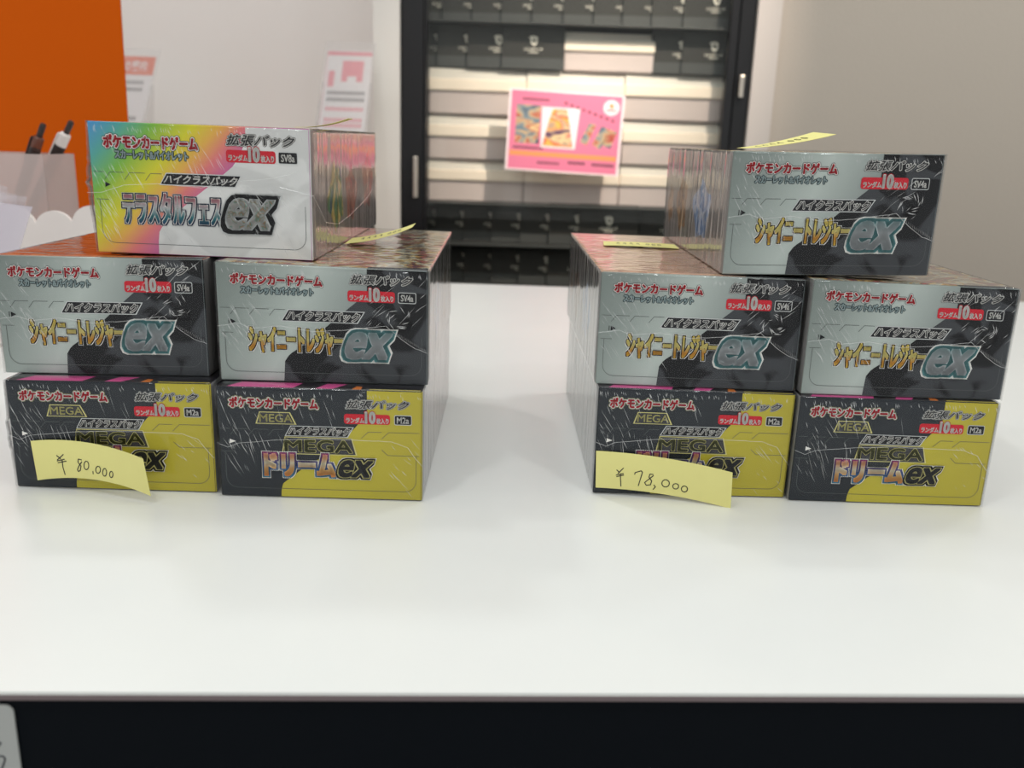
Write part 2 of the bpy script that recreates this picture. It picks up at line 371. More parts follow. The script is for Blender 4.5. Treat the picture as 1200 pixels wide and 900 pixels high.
def common(b, c, code, codebox, dy=0.0):
    asp = c.W / c.H
    u0, u1, t0, t1 = codebox
    lay(b, c, [rrect(0.618, 0.842, t0, t1, 0.012, asp)], red, 4)
    m0 = (t0 + t1) / 2
    printed(b, c, 'ランダム', 0.628, 0.715, m0 - .012, m0 + .034, [(.045, white)], lvl=6)
    printed(b, c, '10', 0.722, 0.768, t0 - .022, t1 - .012, [(.085, red), (.045, white)], lvl=5)
    printed(b, c, '枚入り', 0.776, 0.834, m0 - .012, m0 + .036, [(.045, white)], lvl=6)
    lay(b, c, [rrect(u0, u1, t0, t1, 0.008, asp)], lgrey, 4)
    lay(b, c, [rrect(u0 + .003, u1 - .003, t0 + .006, t1 - .006, 0.006, asp)], ink, 5)
    printed(b, c, code, u0 + .014, u1 - .014, m0 - .026, m0 + .028, [(0.02, white)], lvl=6)

def front_art(b, c):
    asp = c.W / c.H; k = c.kind
    title = 'ポケモンカードゲーム'
    if k == 'shiny':
        bd = piecewise([(0, .71), (.2, .71), (.28, .665), (.4, .585), (.55, .49), (.68, .40), (.76, .335), (.82, .312), (1, .305)])
        lay(b, c, region(bd, 0.993), dark, 1); flap_lines(b, c, False)
        printed(b, c, title, .068, .498, .085, .17, [(.16, ink), (.12, white), (.046, red)])
        printed(b, c, 'スカーレット&バイオレット', .115, .455, .19, .25, [(.13, dteal), (.04, pteal)])
        printed(b, c, '拡張パック', .632, .925, .055, .135, [(.125, ink), (.09, white), (.016, char)], .3)
        common(b, c, 'SV4a', (.857, .943, .19, .285))
        lay(b, c, [[(.30, .475), (.335, .37), (.70, .37), (.665, .475)]], lgrey, 3); lay(b, c, [[(.306, .468), (.338, .377), (.693, .377), (.661, .468)]], ink, 4)
        printed(b, c, 'ハイクラスパック', .325, .675, .385, .46, [(.075, white), (.012, char)], .3, lvl=5)
        printed(b, c, 'シャイニートレジャー', .145, .59, .53, .745, [(.17, white), (.13, ink), (.055, gold)], 0.0, lvl=5, sq=True)
        printed(b, c, 'ex', .61, .825, .555, .775, [(.115, white), (.088, teal), (.034, exfill)], .32, lvl=8, sq=True)
        lay(b, c, [[(.06, .468), (.06, .512), (.085, .49)], strip((.052, .468), (.052, .512), .0016, asp)], ink, 4)
    elif k == 'mega':
        bd = piecewise([(0, .73), (.2, .73), (.3, .69), (.36, .66), (.45, .62), (.6, .52), (.74, .40), (.8, .36), (.87, .31), (.93, .30), (1, .298)])
        lay(b, c, region(bd, 0.993), yellow, 1); flap_lines(b, c, True)
        printed(b, c, title, .062, .49, .09, .18, [(.165, goldline), (.145, ink), (.12, white), (.046, red)])
        lay(b, c, [[(.185, .325), (.205, .215), (.355, .215), (.385, .325)]], goldline, 3); lay(b, c, [[(.192, .319), (.209, .222), (.351, .222), (.376, .319)]], char, 4)
        printed(b, c, 'MEGA', .205, .365, .235, .305, [(.04, ink), (.015, goldline)], lvl=5)
        printed(b, c, '拡張パック', .628, .935, .09, .165, [(.14, lgrey), (.12, ink), (.085, white), (.016, char)], .3)
        common(b, c, 'M2a', (.862, .948, .215, .305))
        lay(b, c, [[(.325, .43), (.355, .335), (.665, .335), (.635, .43)]], lgrey, 3); lay(b, c, [[(.331, .424), (.358, .341), (.658, .341), (.631, .424)]], ink, 4)
        printed(b, c, 'ハイクラスパック', .345, .645, .348, .415, [(.075, white), (.012, char)], .3, lvl=5)
        lay(b, c, [[(.308, .595), (.325, .435), (.655, .435), (.68, .595)]], goldline, 5); lay(b, c, [[(.314, .588), (.329, .442), (.651, .442), (.672, .588)]], char, 6)
        printed(b, c, 'MEGA', .325, .655, .46, .57, [(.07, ink), (.055, goldline), (.03, megafill)], lvl=7)
        printed(b, c, 'ドリーム', .225, .565, .60, .79, [(.16, white), (.135, ink), (.12, sunedge), (.06, sunset)], 0.0, lvl=10, sq=True)
        printed(b, c, 'ex', .590, .755, .64, .79, [(.11, white), (.09, ink), (.05, goldline), (.025, char)], .3, lvl=12, sq=True)
        lay(b, c, [[(.055, .47), (.055, .51), (.085, .49)]], white, 4)
    else:
        bd = piecewise([(0, .71), (.1, .708), (.2, .685), (.3, .645), (.42, .56), (.55, .46), (.68, .37), (.76, .315), (.82, .292), (.9, .285), (1, .283)])
        lay(b, c, region(bd, 0.993), pale, 1); flap_lines(b, c, False)
        printed(b, c, title, .068, .49, .095, .19, [(.16, ink), (.12, white), (.046, red)])
        printed(b, c, 'スカーレット&バイオレット', .115, .445, .205, .27, [(.13, dgreen), (.04, pteal)])
        printed(b, c, '拡張パック', .622, .93, .06, .14, [(.125, ink), (.09, white), (.016, char)], .3)
        common(b, c, 'SV8a', (.853, .942, .175, .268))
        lay(b, c, [[(.308, .46), (.34, .365), (.685, .365), (.655, .46)]], lgrey, 3); lay(b, c, [[(.314, .453), (.343, .372), (.678, .372), (.651, .453)]], ink, 4)
        printed(b, c, 'ハイクラスパック', .328, .665, .38, .445, [(.06, ink), (.03, white)], .3, lvl=5)
        printed(b, c, 'テラスタルフェス', .135, .583, .525, .76, [(.15, lgrey), (.13, navy), (.065, white), (.03, spectrum)], 0.0, lvl=5, sq=True)
        printed(b, c, 'ex', .612, .825, .55, .77, [(.13, lgrey), (.11, ink), (.04, lgrey), (.01, exrain)], .32, lvl=9, sq=True)
        lay(b, c, [[(.06, .45), (.06, .49), (.085, .47)]], ink, 4)

def make_box(kind, label, loc, rz, d, top='mixed', seed=0, bulge=0.0):
    c = Carton(kind, d); rnd = random.Random(seed)
    root = thing('card_box', label, 'box', loc, R(rz), 'shrink-wrapped card boxes in the two stacks')
    b = MB()
    rt = {'shiny': dark, 'mega': yellow, 'terastal': pale}[kind]
    fr = {'shiny': silver, 'mega': slate, 'terastal': rain}[kind]
    sd = {'shiny': side_silver, 'mega': side_slate, 'terastal': side_pale}[kind]
    tp = {'mixed': art_mixed, 'orange': art_orange, 'peach': art_peach, 'dark': art_dark}[top]
    # folded card body, faces by direction
    bm = bmesh.new(); bmesh.ops.create_cube(bm, size=1)
    for v in bm.verts: v.co = Vector(((v.co.x + .5) * c.W, (v.co.y + .5) * c.D, (v.co.z + .5) * c.H))
    bmesh.ops.bevel(bm, geom=bm.edges[:], offset=0.0007, segments=2, profile=0.5, affect='EDGES')
    bm.normal_update()
    for f in bm.faces:
        n = f.normal; q = [v.co for v in f.verts]
        if n.y < -.25 and n.x > .25: m = rt; uv = [(p.x / c.W, p.z / c.H) for p in q]
        elif n.y < -.25: m = fr; uv = [(p.x / c.W, p.z / c.H) for p in q]
        elif n.z > .7: m = tp; uv = [(p.x / c.W, p.y / c.D) for p in q]
        elif abs(n.x) > .7: m = sd; uv = [(p.y / c.D, p.z / c.H) for p in q]
        else: m = back_card; uv = [(p.x / c.W, p.z / c.H) for p in q]
        b.add([c.P(p.x / c.W, p.y / c.D, p.z / c.H) for p in q], [tuple(range(len(q)))], m, uv)
    bm.free()
    front_art(b, c)
    def on_side(u, poly, m, lvl):
        s = -1 if u == 0 else 1; vs = []
        for dd, v in poly:
            p = c.P(u, dd, v); p.x += s * lvl * 5e-5; vs.append(p)
        if s < 0: vs.reverse(); poly = list(reversed(poly))
        b.add(vs, [tuple(range(len(vs)))], m, poly)
    def on_top(poly, m, lvl):
        vs = []
        for u, dd in poly:
            p = c.P(u, dd, 1); p.z += lvl * 4e-5; vs.append(p)
        b.add(vs, [tuple(range(len(vs)))], m, poly)
    def blob(cx, cy, rx, ry, n=18):
        ph = rnd.random() * 6
        return [(cx + rx * math.cos(a) * (1 + .25 * math.sin(3 * a + ph)), cy + ry * math.sin(a) * (1 + .2 * math.sin(5 * a + ph))) for a in [2 * math.pi * i / n for i in range(n)]]
    for u in (0, 1):
        if kind == 'terastal':
            on_side(u, blob(.30, .45, .10, .28), art_side, 1); on_side(u, blob(.52, .42, .09, .24), art_side2, 1); on_side(u, blob(.82, .5, .1, .27), art_side2, 1)
        elif kind == 'shiny':
            on_side(u, blob(.34, .44, .12, .26), art_blue, 1); on_side(u, blob(.66, .44, .09, .28), art_brown, 1); on_side(u, blob(.88, .4, .05, .2), art_brown, 1)
    if top == 'dark':
        on_top([(.05, .004), (.37, .004), (.40, .05), (.10, .05)], pink, 1); on_top([(.48, .004), (.56, .004), (.62, .05), (.52, .05)], pink, 1)
        on_top([(.655, .004), (.70, .004), (.70, .03), (.67, .035)], orange_p, 1); on_top([(.74, .003), (.99, .003), (.99, .012), (.74, .012)], yellow, 1)
    elif kind == 'shiny':
        on_top([(.005, .003), (.71, .003), (.71, .012), (.005, .012)], silver, 1); on_top([(.71, .003), (.995, .003), (.995, .05), (.71, .03)], dark, 1)
    b.build('carton', root)
    # shrink film: one closed skin, creased, a little off the card
    wb = MB(); idx = {}; NU, ND, NV = 44, 30, 26
    off = Vector((0.0005, 0.00155, 0.00035))
    def key(u, dd, v):
        k = (round(u, 4), round(dd, 4), round(v, 4))
        if k in idx: return idx[k]
        p = c.P(u, dd, v); sx = -1 if u == 0 else (1 if u == 1 else 0); sy = -1 if dd == 0 else (1 if dd == 1 else 0); sz = 1 if v == 1 else 0
        edge = min(1.0, 6 * min(max(u * (1 - u), .0) if sy else 1, max(v * (1 - v), 0) * 2))
        n1 = noise.noise(Vector((u * 9 + v * 5 + seed * 7.3, v * 3 - u * 2, seed)))
        n2 = noise.noise(Vector((u * 30 + v * 22 + seed, v * 5, seed * 3.1)))
        q = p + Vector((off.x * sx, off.y * sy, off.z * sz))
        if sy < 0 and not sz: q.y -= edge * max(-0.0001, 0.0004 * n1 + 0.00022 * n2)
        if sx and not sz:
            q.x += sx * max(0, 0.0006 * noise.noise(Vector((dd * 14 + seed, v * 2.5, 4 + seed)))) * min(1, 8 * v * (1 - v))
        if kind == 'shiny' and sy < 0:      # air pocket where the film is welded
            q.y -= 0.0022 * math.exp(-((u - .86) / .05) ** 2 - ((v - .60) / .07) ** 2) * (1 + .5 * n2)
        if bulge and u < .04 and dd < .12:  # loose corner of film at the left edge
            q.x -= bulge * math.exp(-((v - .5) / .24) ** 2) * (1 - dd / .12) * (.75 + .6 * n2)
        wb.v.append(tuple(q)); wb.uv.append((u, v)); idx[k] = len(wb.v) - 1
        return idx[k]
    def grid(fn, na, nb, m, flip=False):
        s = wb.slot(m)
        for i in range(na):
            for j in range(nb):
                f = [key(*fn(i / na, j / nb)), key(*fn((i + 1) / na, j / nb)), key(*fn((i + 1) / na, (j + 1) / nb)), key(*fn(i / na, (j + 1) / nb))]
                wb.f.append(tuple(reversed(f)) if flip else tuple(f)); wb.m.append(s)
    grid(lambda a, e: (a, 0, e), NU, NV, film); grid(lambda a, e: (a, 1, e), NU, NV, film_side, True)
    grid(lambda a, e: (0, a, e), ND, NV, film_side, True); grid(lambda a, e: (1, a, e), ND, NV, film_side)
    grid(lambda a, e: (a, e, 1), NU, ND, film_side)
    # welded seam, and fine film folds with their glints painted white
    fb = MB()
    line = {'shiny': [(-.002, .47), (.10, .50), (.16, .46), (.30, .49), (.45, .45), (.60, .47), (.72, .50), (.80, .52), (.84, .46), (.88, .40), (.94, .33), (1.002, .29)],
            'mega': [(-.004, .50), (.05, .46), (.10, .50), (.3, .54), (.5, .56), (.7, .555), (.85, .55), (.93, .50), (.96, .42), (1.003, .33)],
            'terastal': [(-.02, .46), (.05, .47), (.15, .53), (.3, .55), (.5, .53), (.6, .58), (.72, .60), (.85, .63), (.93, .68)]}[kind]
    def fp(u, t, o=0.0021):
        p = c.P(u, 0, 1 - t if False else t); p.y = -o; return p
    pts = []
    for (a, e), (g, h) in zip(line, line[1:]):
        for i in range(5):
            k = i / 5; u = a + (g - a) * k; v = e + (h - e) * k + .006 * noise.noise(Vector((u * 40, seed, 2)))
            pts.append(fp(u, v))
    pts.append(fp(*line[-1]))
    fb.tube(pts, 0.00013, seam_m, 4)
    if kind == 'terastal':
        q = [c.P(1, dd, v) + Vector((0.0012, 0, 0)) for dd, v in ((0, .50), (.06, .40), (.14, .26), (.3, .2), (.5, .24), (.75, .32), (1, .46))]
        fb.tube([c.P(.86, 0, .56) + Vector((0, -.0021, 0))] + q, 0.00016, seam_m, 4)
    if kind == 'shiny':      # perforation teeth beside the weld
        for i in range(14):
            k = i / 13; u = .86 + .13 * k; v = .43 - .13 * k
            fb.tube([fp(u, v), fp(u - .006, v + .03)], 0.00006, seam_m, 3)
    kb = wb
    def fold_glint_f(u, v, L, ang, wd):
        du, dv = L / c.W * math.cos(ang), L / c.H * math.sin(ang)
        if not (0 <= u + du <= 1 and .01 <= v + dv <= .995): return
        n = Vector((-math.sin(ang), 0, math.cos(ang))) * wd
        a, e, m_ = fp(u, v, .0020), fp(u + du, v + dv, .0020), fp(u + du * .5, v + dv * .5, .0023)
        kb.add([a, m_ + n, e, m_ - n], [(0, 1, 2, 3)], fold_glint)
    for i in range(44): fold_glint_f(rnd.random(), .985 - rnd.random() * .03, .002 + .003 * rnd.random(), R(-60 - 25 * rnd.random()), .00016)  # short ticks painting the white glints along the top front edge
    zones = {'mega': [(0, .14, .3, .85, -62, 22), (.05, .3, .5, .62, -75, 12), (.8, .97, .1, .6, -45, 12), (0.0, .6, .75, .95, -70, 10)],
             'shiny': [(0, .15, .35, .85, -55, 16), (.7, .98, .45, .95, 42, 16), (.1, .3, .3, .6, -60, 10)],
             'terastal': [(0, .1, .15, .7, -62, 34), (.05, .6, .6, .98, -64, 30), (.6, .95, .3, .6, -50, 16), (.15, .9, .1, .25, -60, 10)]}[kind]
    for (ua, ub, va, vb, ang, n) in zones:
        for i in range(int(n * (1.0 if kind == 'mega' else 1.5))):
            fold_glint_f(ua + (ub - ua) * rnd.random(), va + (vb - va) * rnd.random(), .004 + .017 * rnd.random() ** 2, R(ang + rnd.uniform(-9, 9)), .00006 + .00013 * rnd.random())
    if kind == 'shiny':     # rings of creases, glints painted white, round the air pocket
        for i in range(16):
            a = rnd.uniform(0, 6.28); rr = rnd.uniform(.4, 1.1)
            fold_glint_f(.86 + .055 * rr * math.cos(a), .60 + .085 * rr * math.sin(a), .003 + .004 * rnd.random(), a + 1.57, .00012 + .0002 * rnd.random())
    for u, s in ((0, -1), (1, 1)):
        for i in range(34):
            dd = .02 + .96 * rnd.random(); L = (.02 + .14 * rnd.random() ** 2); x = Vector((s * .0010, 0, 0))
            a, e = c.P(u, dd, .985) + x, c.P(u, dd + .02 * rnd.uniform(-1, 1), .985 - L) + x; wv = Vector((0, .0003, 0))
            kb.add([a - wv, a + wv, e], [(0, 1, 2)], fold_glint)
    wrap = wb.build('shrink_wrap', root, smooth=True)
    wrap['label'] = 'clear creased plastic shrink wrap'
    fb.build('weld_seam', wrap)
    return root

Z2, Z3 = HM + 0.001, HM + HS + 0.002
make_box('mega', 'black and yellow card box carrying the 80,000 price note on its front', (-.2693, .5728, .0005), .28, (0, 0, -1.19, .67), 'dark', 11, .0022)
make_box('mega', 'black and yellow card box without a note, lower right of left stack', (-.1275, .5693, .0005), .6, (0, 0, .46, .78), 'dark', 12)
make_box('mega', 'black and yellow card box carrying the 78,000 price note on its front', (.1285, .5965, .0005), 1.2, (0, 0, 1.1, -.42), 'dark', 13)
make_box('mega', 'black and yellow card box without a note, lower right of right stack', (.2675, .5934, .0005), .15, (0, 0, -.15, -.65), 'dark', 14)
make_box('shiny', 'silver and black card box with an orange top, above the 80,000 note', (-.2768, .5898, Z2), .25, (-1.3, .73, -1.0, .7), 'orange', 21)
make_box('shiny', 'silver and black card box beside the orange-topped one, right above a yellow-black box', (-.1270, .5841, Z2), 1.0, (.63, .77, .5, -1.5), 'mixed', 22)
make_box('shiny', 'silver and black card box with a peach-coloured top, above the 78,000 note', (.1278, .6039, Z2), 1.3, (1.15, -.29, -.5, -1.85), 'peach', 23)
make_box('shiny', 'silver and black card box at the right edge, middle row of right stack', (.2701, .5992, Z2), .9, (-.09, -.6, -.49, -2.8), 'mixed', 24)
make_box('terastal', 'rainbow and white card box alone on top of the left stack', (-.2097, .6042, Z3), .21, (.75, -.7, .71, .08), 'mixed', 31, .0035)
make_box('shiny', 'silver and black card box alone on top of the right stack', (.2108, .61, Z3), -.09, (-1.5, 2.1, .29, 2.21), 'mixed', 32)

# ------------------------------------------------------------------ yellow notes
m_note = mat('yellow_note_paper', (232, 226, 150), 0.8, spec=0.2, noisecol=((228, 221, 146), 30, .3, .7))
m_pen = mat('ballpoint_ink', (34, 32, 34), 0.6)
def quad3(p0, pm, p1):
    c1 = Vector(pm) * 2 - (Vector(p0) + Vector(p1)) * .5; p0 = Vector(p0); p1 = Vector(p1)
    return lambda s: p0 * (1 - s) ** 2 + c1 * 2 * s * (1 - s) + p1 * s * s
def note(label, top, bot, strokes, inkw=.011, group='yellow price notes'):
    ft, fb_ = quad3(*top), quad3(*bot)
    org = (ft(.5) + fb_(.5)) / 2
    def P(s, t): return fb_(s).lerp(ft(s), t) - org
    def N(s, t):
        e = 1e-3; return (P(s + e, t) - P(s - e, t)).cross(P(s, t + e) - P(s, t - e)).normalized()
    b = MB(); n, k = 24, 6; th = .00012
    for side in (1, -1):
        vs = [P(i / n, j / k) + N(i / n, j / k) * th * side for i in range(n + 1) for j in range(k + 1)]
        fs = [(i * (k + 1) + j, (i + 1) * (k + 1) + j, (i + 1) * (k + 1) + j + 1, i * (k + 1) + j + 1) for i in range(n) for j in range(k)]
        b.add(vs, fs if side > 0 else [tuple(reversed(f)) for f in fs], m_note)
    rim = [(i / n, 0) for i in range(n)] + [(1, j / k) for j in range(k)] + [(1 - i / n, 1) for i in range(n)] + [(0, 1 - j / k) for j in range(k)]
    vs = []
    for s, t in rim: vs += [P(s, t) + N(s, t) * th, P(s, t) - N(s, t) * th]
    L = len(rim); b.add(vs, [(2 * i, 2 * i + 1, 2 * ((i + 1) % L) + 1, 2 * ((i + 1) % L)) for i in range(L)], m_note)
    for st in strokes:
        for (s0, t0), (s1, t1) in zip(st, st[1:]):
            a, e = P(s0, t0), P(s1, t1); nn = N((s0 + s1) / 2, (t0 + t1) / 2); d = (e - a)
            if d.length < 1e-6: continue
            d.normalize(); sd = nn.cross(d) * .00033; up = nn * .00028; a -= d * .0001; e += d * .0001
            b.add([a + sd + up, a - sd + up, e - sd + up, e + sd + up], [(0, 1, 2, 3)], m_pen)
    o = b.build('sticky_note', smooth=False, loc=org); tag(o, label, 'note', group); return o
def ell(cx, cy, rx, ry, n=14): return [(cx + rx * math.cos(2 * math.pi * i / n + 1), cy + ry * math.sin(2 * math.pi * i / n + 1)) for i in range(n + 1)]
def inv(pts2, topc, botc):
    """stroke points measured on the note picture -> (along, up) of the note"""
    T, B_ = quad3(*[(x, y, 0) for x, y in topc]), quad3(*[(x, y, 0) for x, y in botc]); out = []
    for x, y in pts2:
        s = .5; t = .5
        for _ in range(30):
            a, e = T(s), B_(s); t = (y - e.y) / (a.y - e.y); cur = e.x + (a.x - e.x) * t
            ds = (x - cur) / (topc[2][0] - topc[0][0]); s += ds
        out.append((s, t))
    return out
tc_, bc_ = [(215, 160), (610, 171), (1005, 285)], [(265, 437), (665, 432), (1060, 548)]
st80 = [[(398, 260), (428, 284)], [(447, 253), (404, 292)], [(402, 299), (455, 287)], [(408, 312), (468, 300)], [(438, 292), (444, 345), (459, 396)],
        [(576, 292), (552, 286), (550, 308), (571, 335), (566, 366), (553, 374), (546, 360), (556, 336), (577, 305)], ell(609, 331, 17, 30), [(655, 372), (657, 392)],
        ell(692, 362, 17, 25), ell(738, 380, 14, 27), ell(785, 395, 12, 22)]
Yf = .5728 - .0031
note('yellow note priced 80,000 yen curling off the front of the lower left box',
     (at(35.8, 516.7, Yf), at(101.5, 518.5, Yf - .006), at(167.5, 537.5, Yf - .02)), (at(44.2, 562.8, Yf), at(110.8, 562, Yf - .006), at(176.7, 581.3, Yf - .02)), [inv(s, tc_, bc_) for s in st80])
tc_, bc_ = [(55, 178), (560, 232), (1065, 340)], [(50, 450), (555, 500), (1050, 607)]
st78 = [[(205, 318), (226, 336)], [(256, 304), (214, 346)], [(200, 357), (256, 345)], [(204, 368), (258, 356)], [(232, 345), (236, 440)],
        [(338, 352), (342, 338), (386, 325), (396, 336), (365, 436)], [(476, 352), (452, 349), (444, 372), (464, 400), (456, 428), (424, 432), (412, 412), (442, 388), (478, 360)],
        [(480, 430), (492, 444), (474, 463)], ell(568, 418, 28, 27), ell(643, 440, 22, 20), ell(708, 460, 23, 22)]
Yf = .5965 - .0034
note('yellow note priced 78,000 yen curling off the front of the right stack',
     (at(698.7, 528.2, Yf - .0005), at(778.7, 536.7, Yf - .005), at(858.6, 553.8, Yf - .017)), (at(697.9, 571.2, Yf), at(778, 579.2, Yf - .005), at(856.2, 596.1, Yf - .017)), [inv(s, tc_, bc_) for s in st78])
scr = [[(.18 + .09 * i, .45), (.20 + .09 * i, .7), (.215 + .09 * i, .35)] for i in range(4)] + [ell(.60, .5, .018, .16, 8), ell(.68, .5, .018, .16, 8), ell(.76, .5, .018, .16, 8)]
zt = Z2 + HS + .0012
a0, a1 = at(404, 285.5, z=zt), at(413, 279, z=zt)
note('yellow note lying on the left stack beside the rainbow box, its free end curled up',
     (a1, at(452, 272.5, Y=a1.y - .001), at(487, 261.8, Y=a1.y - .006)), (a0, at(446, 279, Y=a0.y), at(483, 266.4, Y=a0.y - .002)), scr)
zt = Z2 + HS + .0006
n0, n1 = at(707.5, 287.4, z=zt), at(707, 282.8, z=zt)
n2, n3 = at(796, 291.5, z=zt - .0008), at(790, 286.5, z=zt - .0008)
note('yellow note lying flat on the peach-topped box of the right stack', (n1, n1.lerp(n3, .5) + Vector((0, 0, .0005)), n3), (n0, n0.lerp(n2, .5) + Vector((0, 0, .0005)), n2), scr)
zt = Z3 + HT + .0012
p0 = at(345, 147, Y=.66); p0.z = zt + .0002; p1 = at(408, 138.8, Y=.66)
pm = p0.lerp(p1, .5) - Vector((0, 0, .0018)); dy = Vector((-.001, .024, .0003))
note('yellow note seen edge-on, lifting off the top of the rainbow box', (p0 + dy, pm + dy, p1 + dy), (p0, pm, p1), scr)
zt = Z3 + HS + .0022
q0 = at(874, 172, Y=.655); q0.z = zt; q1 = at(980, 157.5, Y=.655); q3 = at(953, 155, Y=.675); q2 = at(864, 170.5, Y=.68); q2.z = zt
note('yellow note curling up from the top of the uppermost box of the right stack', (q2, q2.lerp(q3, .5) - Vector((0, 0, .0012)), q3), (q0, q0.lerp(q1, .5) - Vector((0, 0, .0016)), q1), scr)

# ------------------------------------------------------------------ glass cabinet behind
m_black = mat('black_metal_frame', (16, 16, 19), 0.35, spec=0.4); m_in = mat('cabinet_black_lining', (24, 23, 23), 0.5)
m_chrome = mat('brushed_steel', (200, 190, 178), 0.25, 1.0); m_glass = clear('cabinet_glass', (250, 252, 250), 1.35, 0.01, 0.8)
m_shelf = mat('black_shelf', (66, 65, 65), 0.4)
x0, x1 = xr, cr0; xi0, xi1 = at(500, 100, 2.2).x, at(850, 100, 2.2).x; xm = (xi0 + xi1) / 2
cab = thing('display_cabinet', 'tall black-framed glass cabinet full of black packs and white boxes behind the counter', 'cabinet', ((x0 + x1) / 2, 2.4, FLOOR))
def cb(name, lo, hi, m, parent=None, r=.002):
    b = MB(); b.rbox(rel(lo, cab), rel(hi, cab), m, r); return b.build(name, parent or cab)
FY, BY, TZ = 2.2, 2.6, 1.0
cb('frame', (x0, FY, FLOOR), (xi0 - .008, FY + .03, TZ), m_black); cb('frame', (xi1 + .022, FY, FLOOR), (x1, FY + .03, TZ), m_black)
cb('door_rail', (xi1, FY + .002, FLOOR + .12), (xi1 + .0205, FY + .026, TZ - .06), m_black); cb('door_rail', (xi0 - .0075, FY + .002, FLOOR + .12), (xi0, FY + .026, TZ - .06), m_black)
cb('side_panel', (x0, FY + .031, FLOOR), (x0 + .012, BY, TZ), m_in); cb('side_panel', (x1 - .012, FY + .031, FLOOR), (x1, BY, TZ), m_in)
cb('back_panel', (x0 + .013, BY - .012, FLOOR), (x1 - .013, BY, TZ), m_in)
cb('top_panel', (x0 + .013, FY + .031, TZ - .02), (x1 - .013, BY - .013, TZ), m_black); cb('plinth', (x0 + .013, FY + .031, FLOOR), (x1 - .013, BY - .013, FLOOR + .1), m_black)
cb('glass_pane', (xi0 + .0005, FY + .01, FLOOR + .12), (xi1 - .0005, FY + .014, TZ - .06), m_glass, r=.0005)
for (px, pa, pb) in ((487, 183, 232), (870, 88, 115)):
    a, e = at(px, pa, FY - .012), at(px, pb, FY - .012); b = MB()
    b.rbox(rel((a.x - .0055, FY - .016, e.z), cab), rel((a.x + .0055, FY - .006, a.z), cab), m_chrome, .002)
    b.box(rel((a.x - .003, FY - .007, e.z + .01), cab), rel((a.x + .003, FY - .0005, e.z + .018), cab), m_chrome); b.box(rel((a.x - .003, FY - .007, a.z - .018), cab), rel((a.x + .003, FY - .0005, a.z - .01), cab), m_chrome)
    b.build('handle', cab)
PY = 2.27     # front of what stands on the shelves
def zat(py, Y=PY): return at(672, py, Y).z
z_rows = {}
shelf_z = [zat(20 + 8), zat(88), zat(239 + 46), zat(335), zat(335) - .12]
for i, z in enumerate((zat(29.5), zat(240.5), zat(288), zat(337))):
    cb('shelf', (x0 + .013, FY + .035, z - .004), (x1 - .013, BY - .014, z), m_shelf, r=.0006)

# white storage boxes
m_wbox = mat('white_corrugated_card', (208, 190, 188), 0.8, spec=0.2); m_lid = mat('cream_card_lid', (254, 234, 218), 0.75, spec=0.2); m_flap = mat('pale_grey_card_flap', (214, 204, 196), 0.8, spec=0.2)
def storage_box(label, xa, xb, za, zb):
    h = zb - za; t = thing('storage_box', label, 'box', ((xa + xb) / 2, PY + .16, za), 0, 'white storage boxes in the cabinet')
    hw = (xb - xa) / 2 - .0004
    b = MB(); b.rbox((-hw + .0006, -.154, 0), (hw - .0006, .15, h * .56), m_wbox, .003); b.build('body', t)
    b = MB(); b.rbox((-hw, -.16, h * .50), (hw, .154, h * .76), m_lid, .003)
    b.build('lid', t)
    b = MB(); b.prism([(-hw + .0006, -.156, h * .762), (hw - .0006, -.156, h * .762), (hw - .0006, -.138, h * .985), (-hw + .0006, -.144, h * .985)], (0, .22, 0), m_flap); b.build('tuck_flap', t)
    return t
rows = [('top', 83, 138), ('middle', 138, 191), ('bottom', 191, 238.5)]
zb_shelf = zat(240.5) + .0005
wxa, wxb = xi0 - .003, xi1 + .012; cw = (wxb - wxa) / 3
zs = [zat(83), zat(138), zat(191), zb_shelf]
for i, (nm, _, _) in enumerate(rows):
    for j, cn in enumerate(('left', 'middle', 'right')):
        storage_box(f'white storage box, {nm} layer and {cn} column in the cabinet', wxa + j * cw, wxa + (j + 1) * cw, zs[i + 1] + .0004, zs[i] - .0004)
ux0, ux1 = at(661, 60, PY).x, at(768, 60, PY).x
storage_box('single white storage box standing on top of the white layers between black packs', ux0, ux1, zs[0] + .0004, zat(36))

# black packs in fanned rows
m_pack = mat('matt_black_pack', (44, 40, 38), 0.55); m_band = mat('dark_grey_pack_band', (72, 71, 71), 0.5); m_logo = mat('white_logo_print', (232, 222, 210), 0.6)
PW, PH = .150, .104
def logo(b, cx, cz, s):
    def pl(pts, y, m): b.add([(cx + x * s, y, cz + z * s) for x, z in pts], [tuple(range(len(pts)))], m)
    y = -.0003
    pl([(-.5, .62), (-.62, .48), (-.4, .36), (-.36, -.1), (-.1, -.42), (.16, -.5), (.42, -.3), (.55, .1), (.55, .5), (.4, .68), (.1, .72), (-.2, .72)], y, m_logo)
    pl([(-.08, .45), (-.05, -.05), (.1, -.2), (.26, -.05), (.3, .35), (.12, .28), (.06, .45)], y - .0002, m_pack)
    v2, fs = text2d('シルカポケンヂ', 0, .03, 2)
    xs = [p[0] for p in v2]; ys = [p[1] for p in v2]
    b.add([(cx + ((x - min(xs)) / (max(xs) - min(xs)) - .5) * 2.5 * s, y, cz + (-.72 - (1 - (z_ - min(ys)) / (max(ys) - min(ys))) * .42) * s) for x, z_ in v2], fs, m_logo)
    pl([(-.62, -1.26), (.62, -1.26), (.62, -1.38), (-.62, -1.38)], y, m_logo)
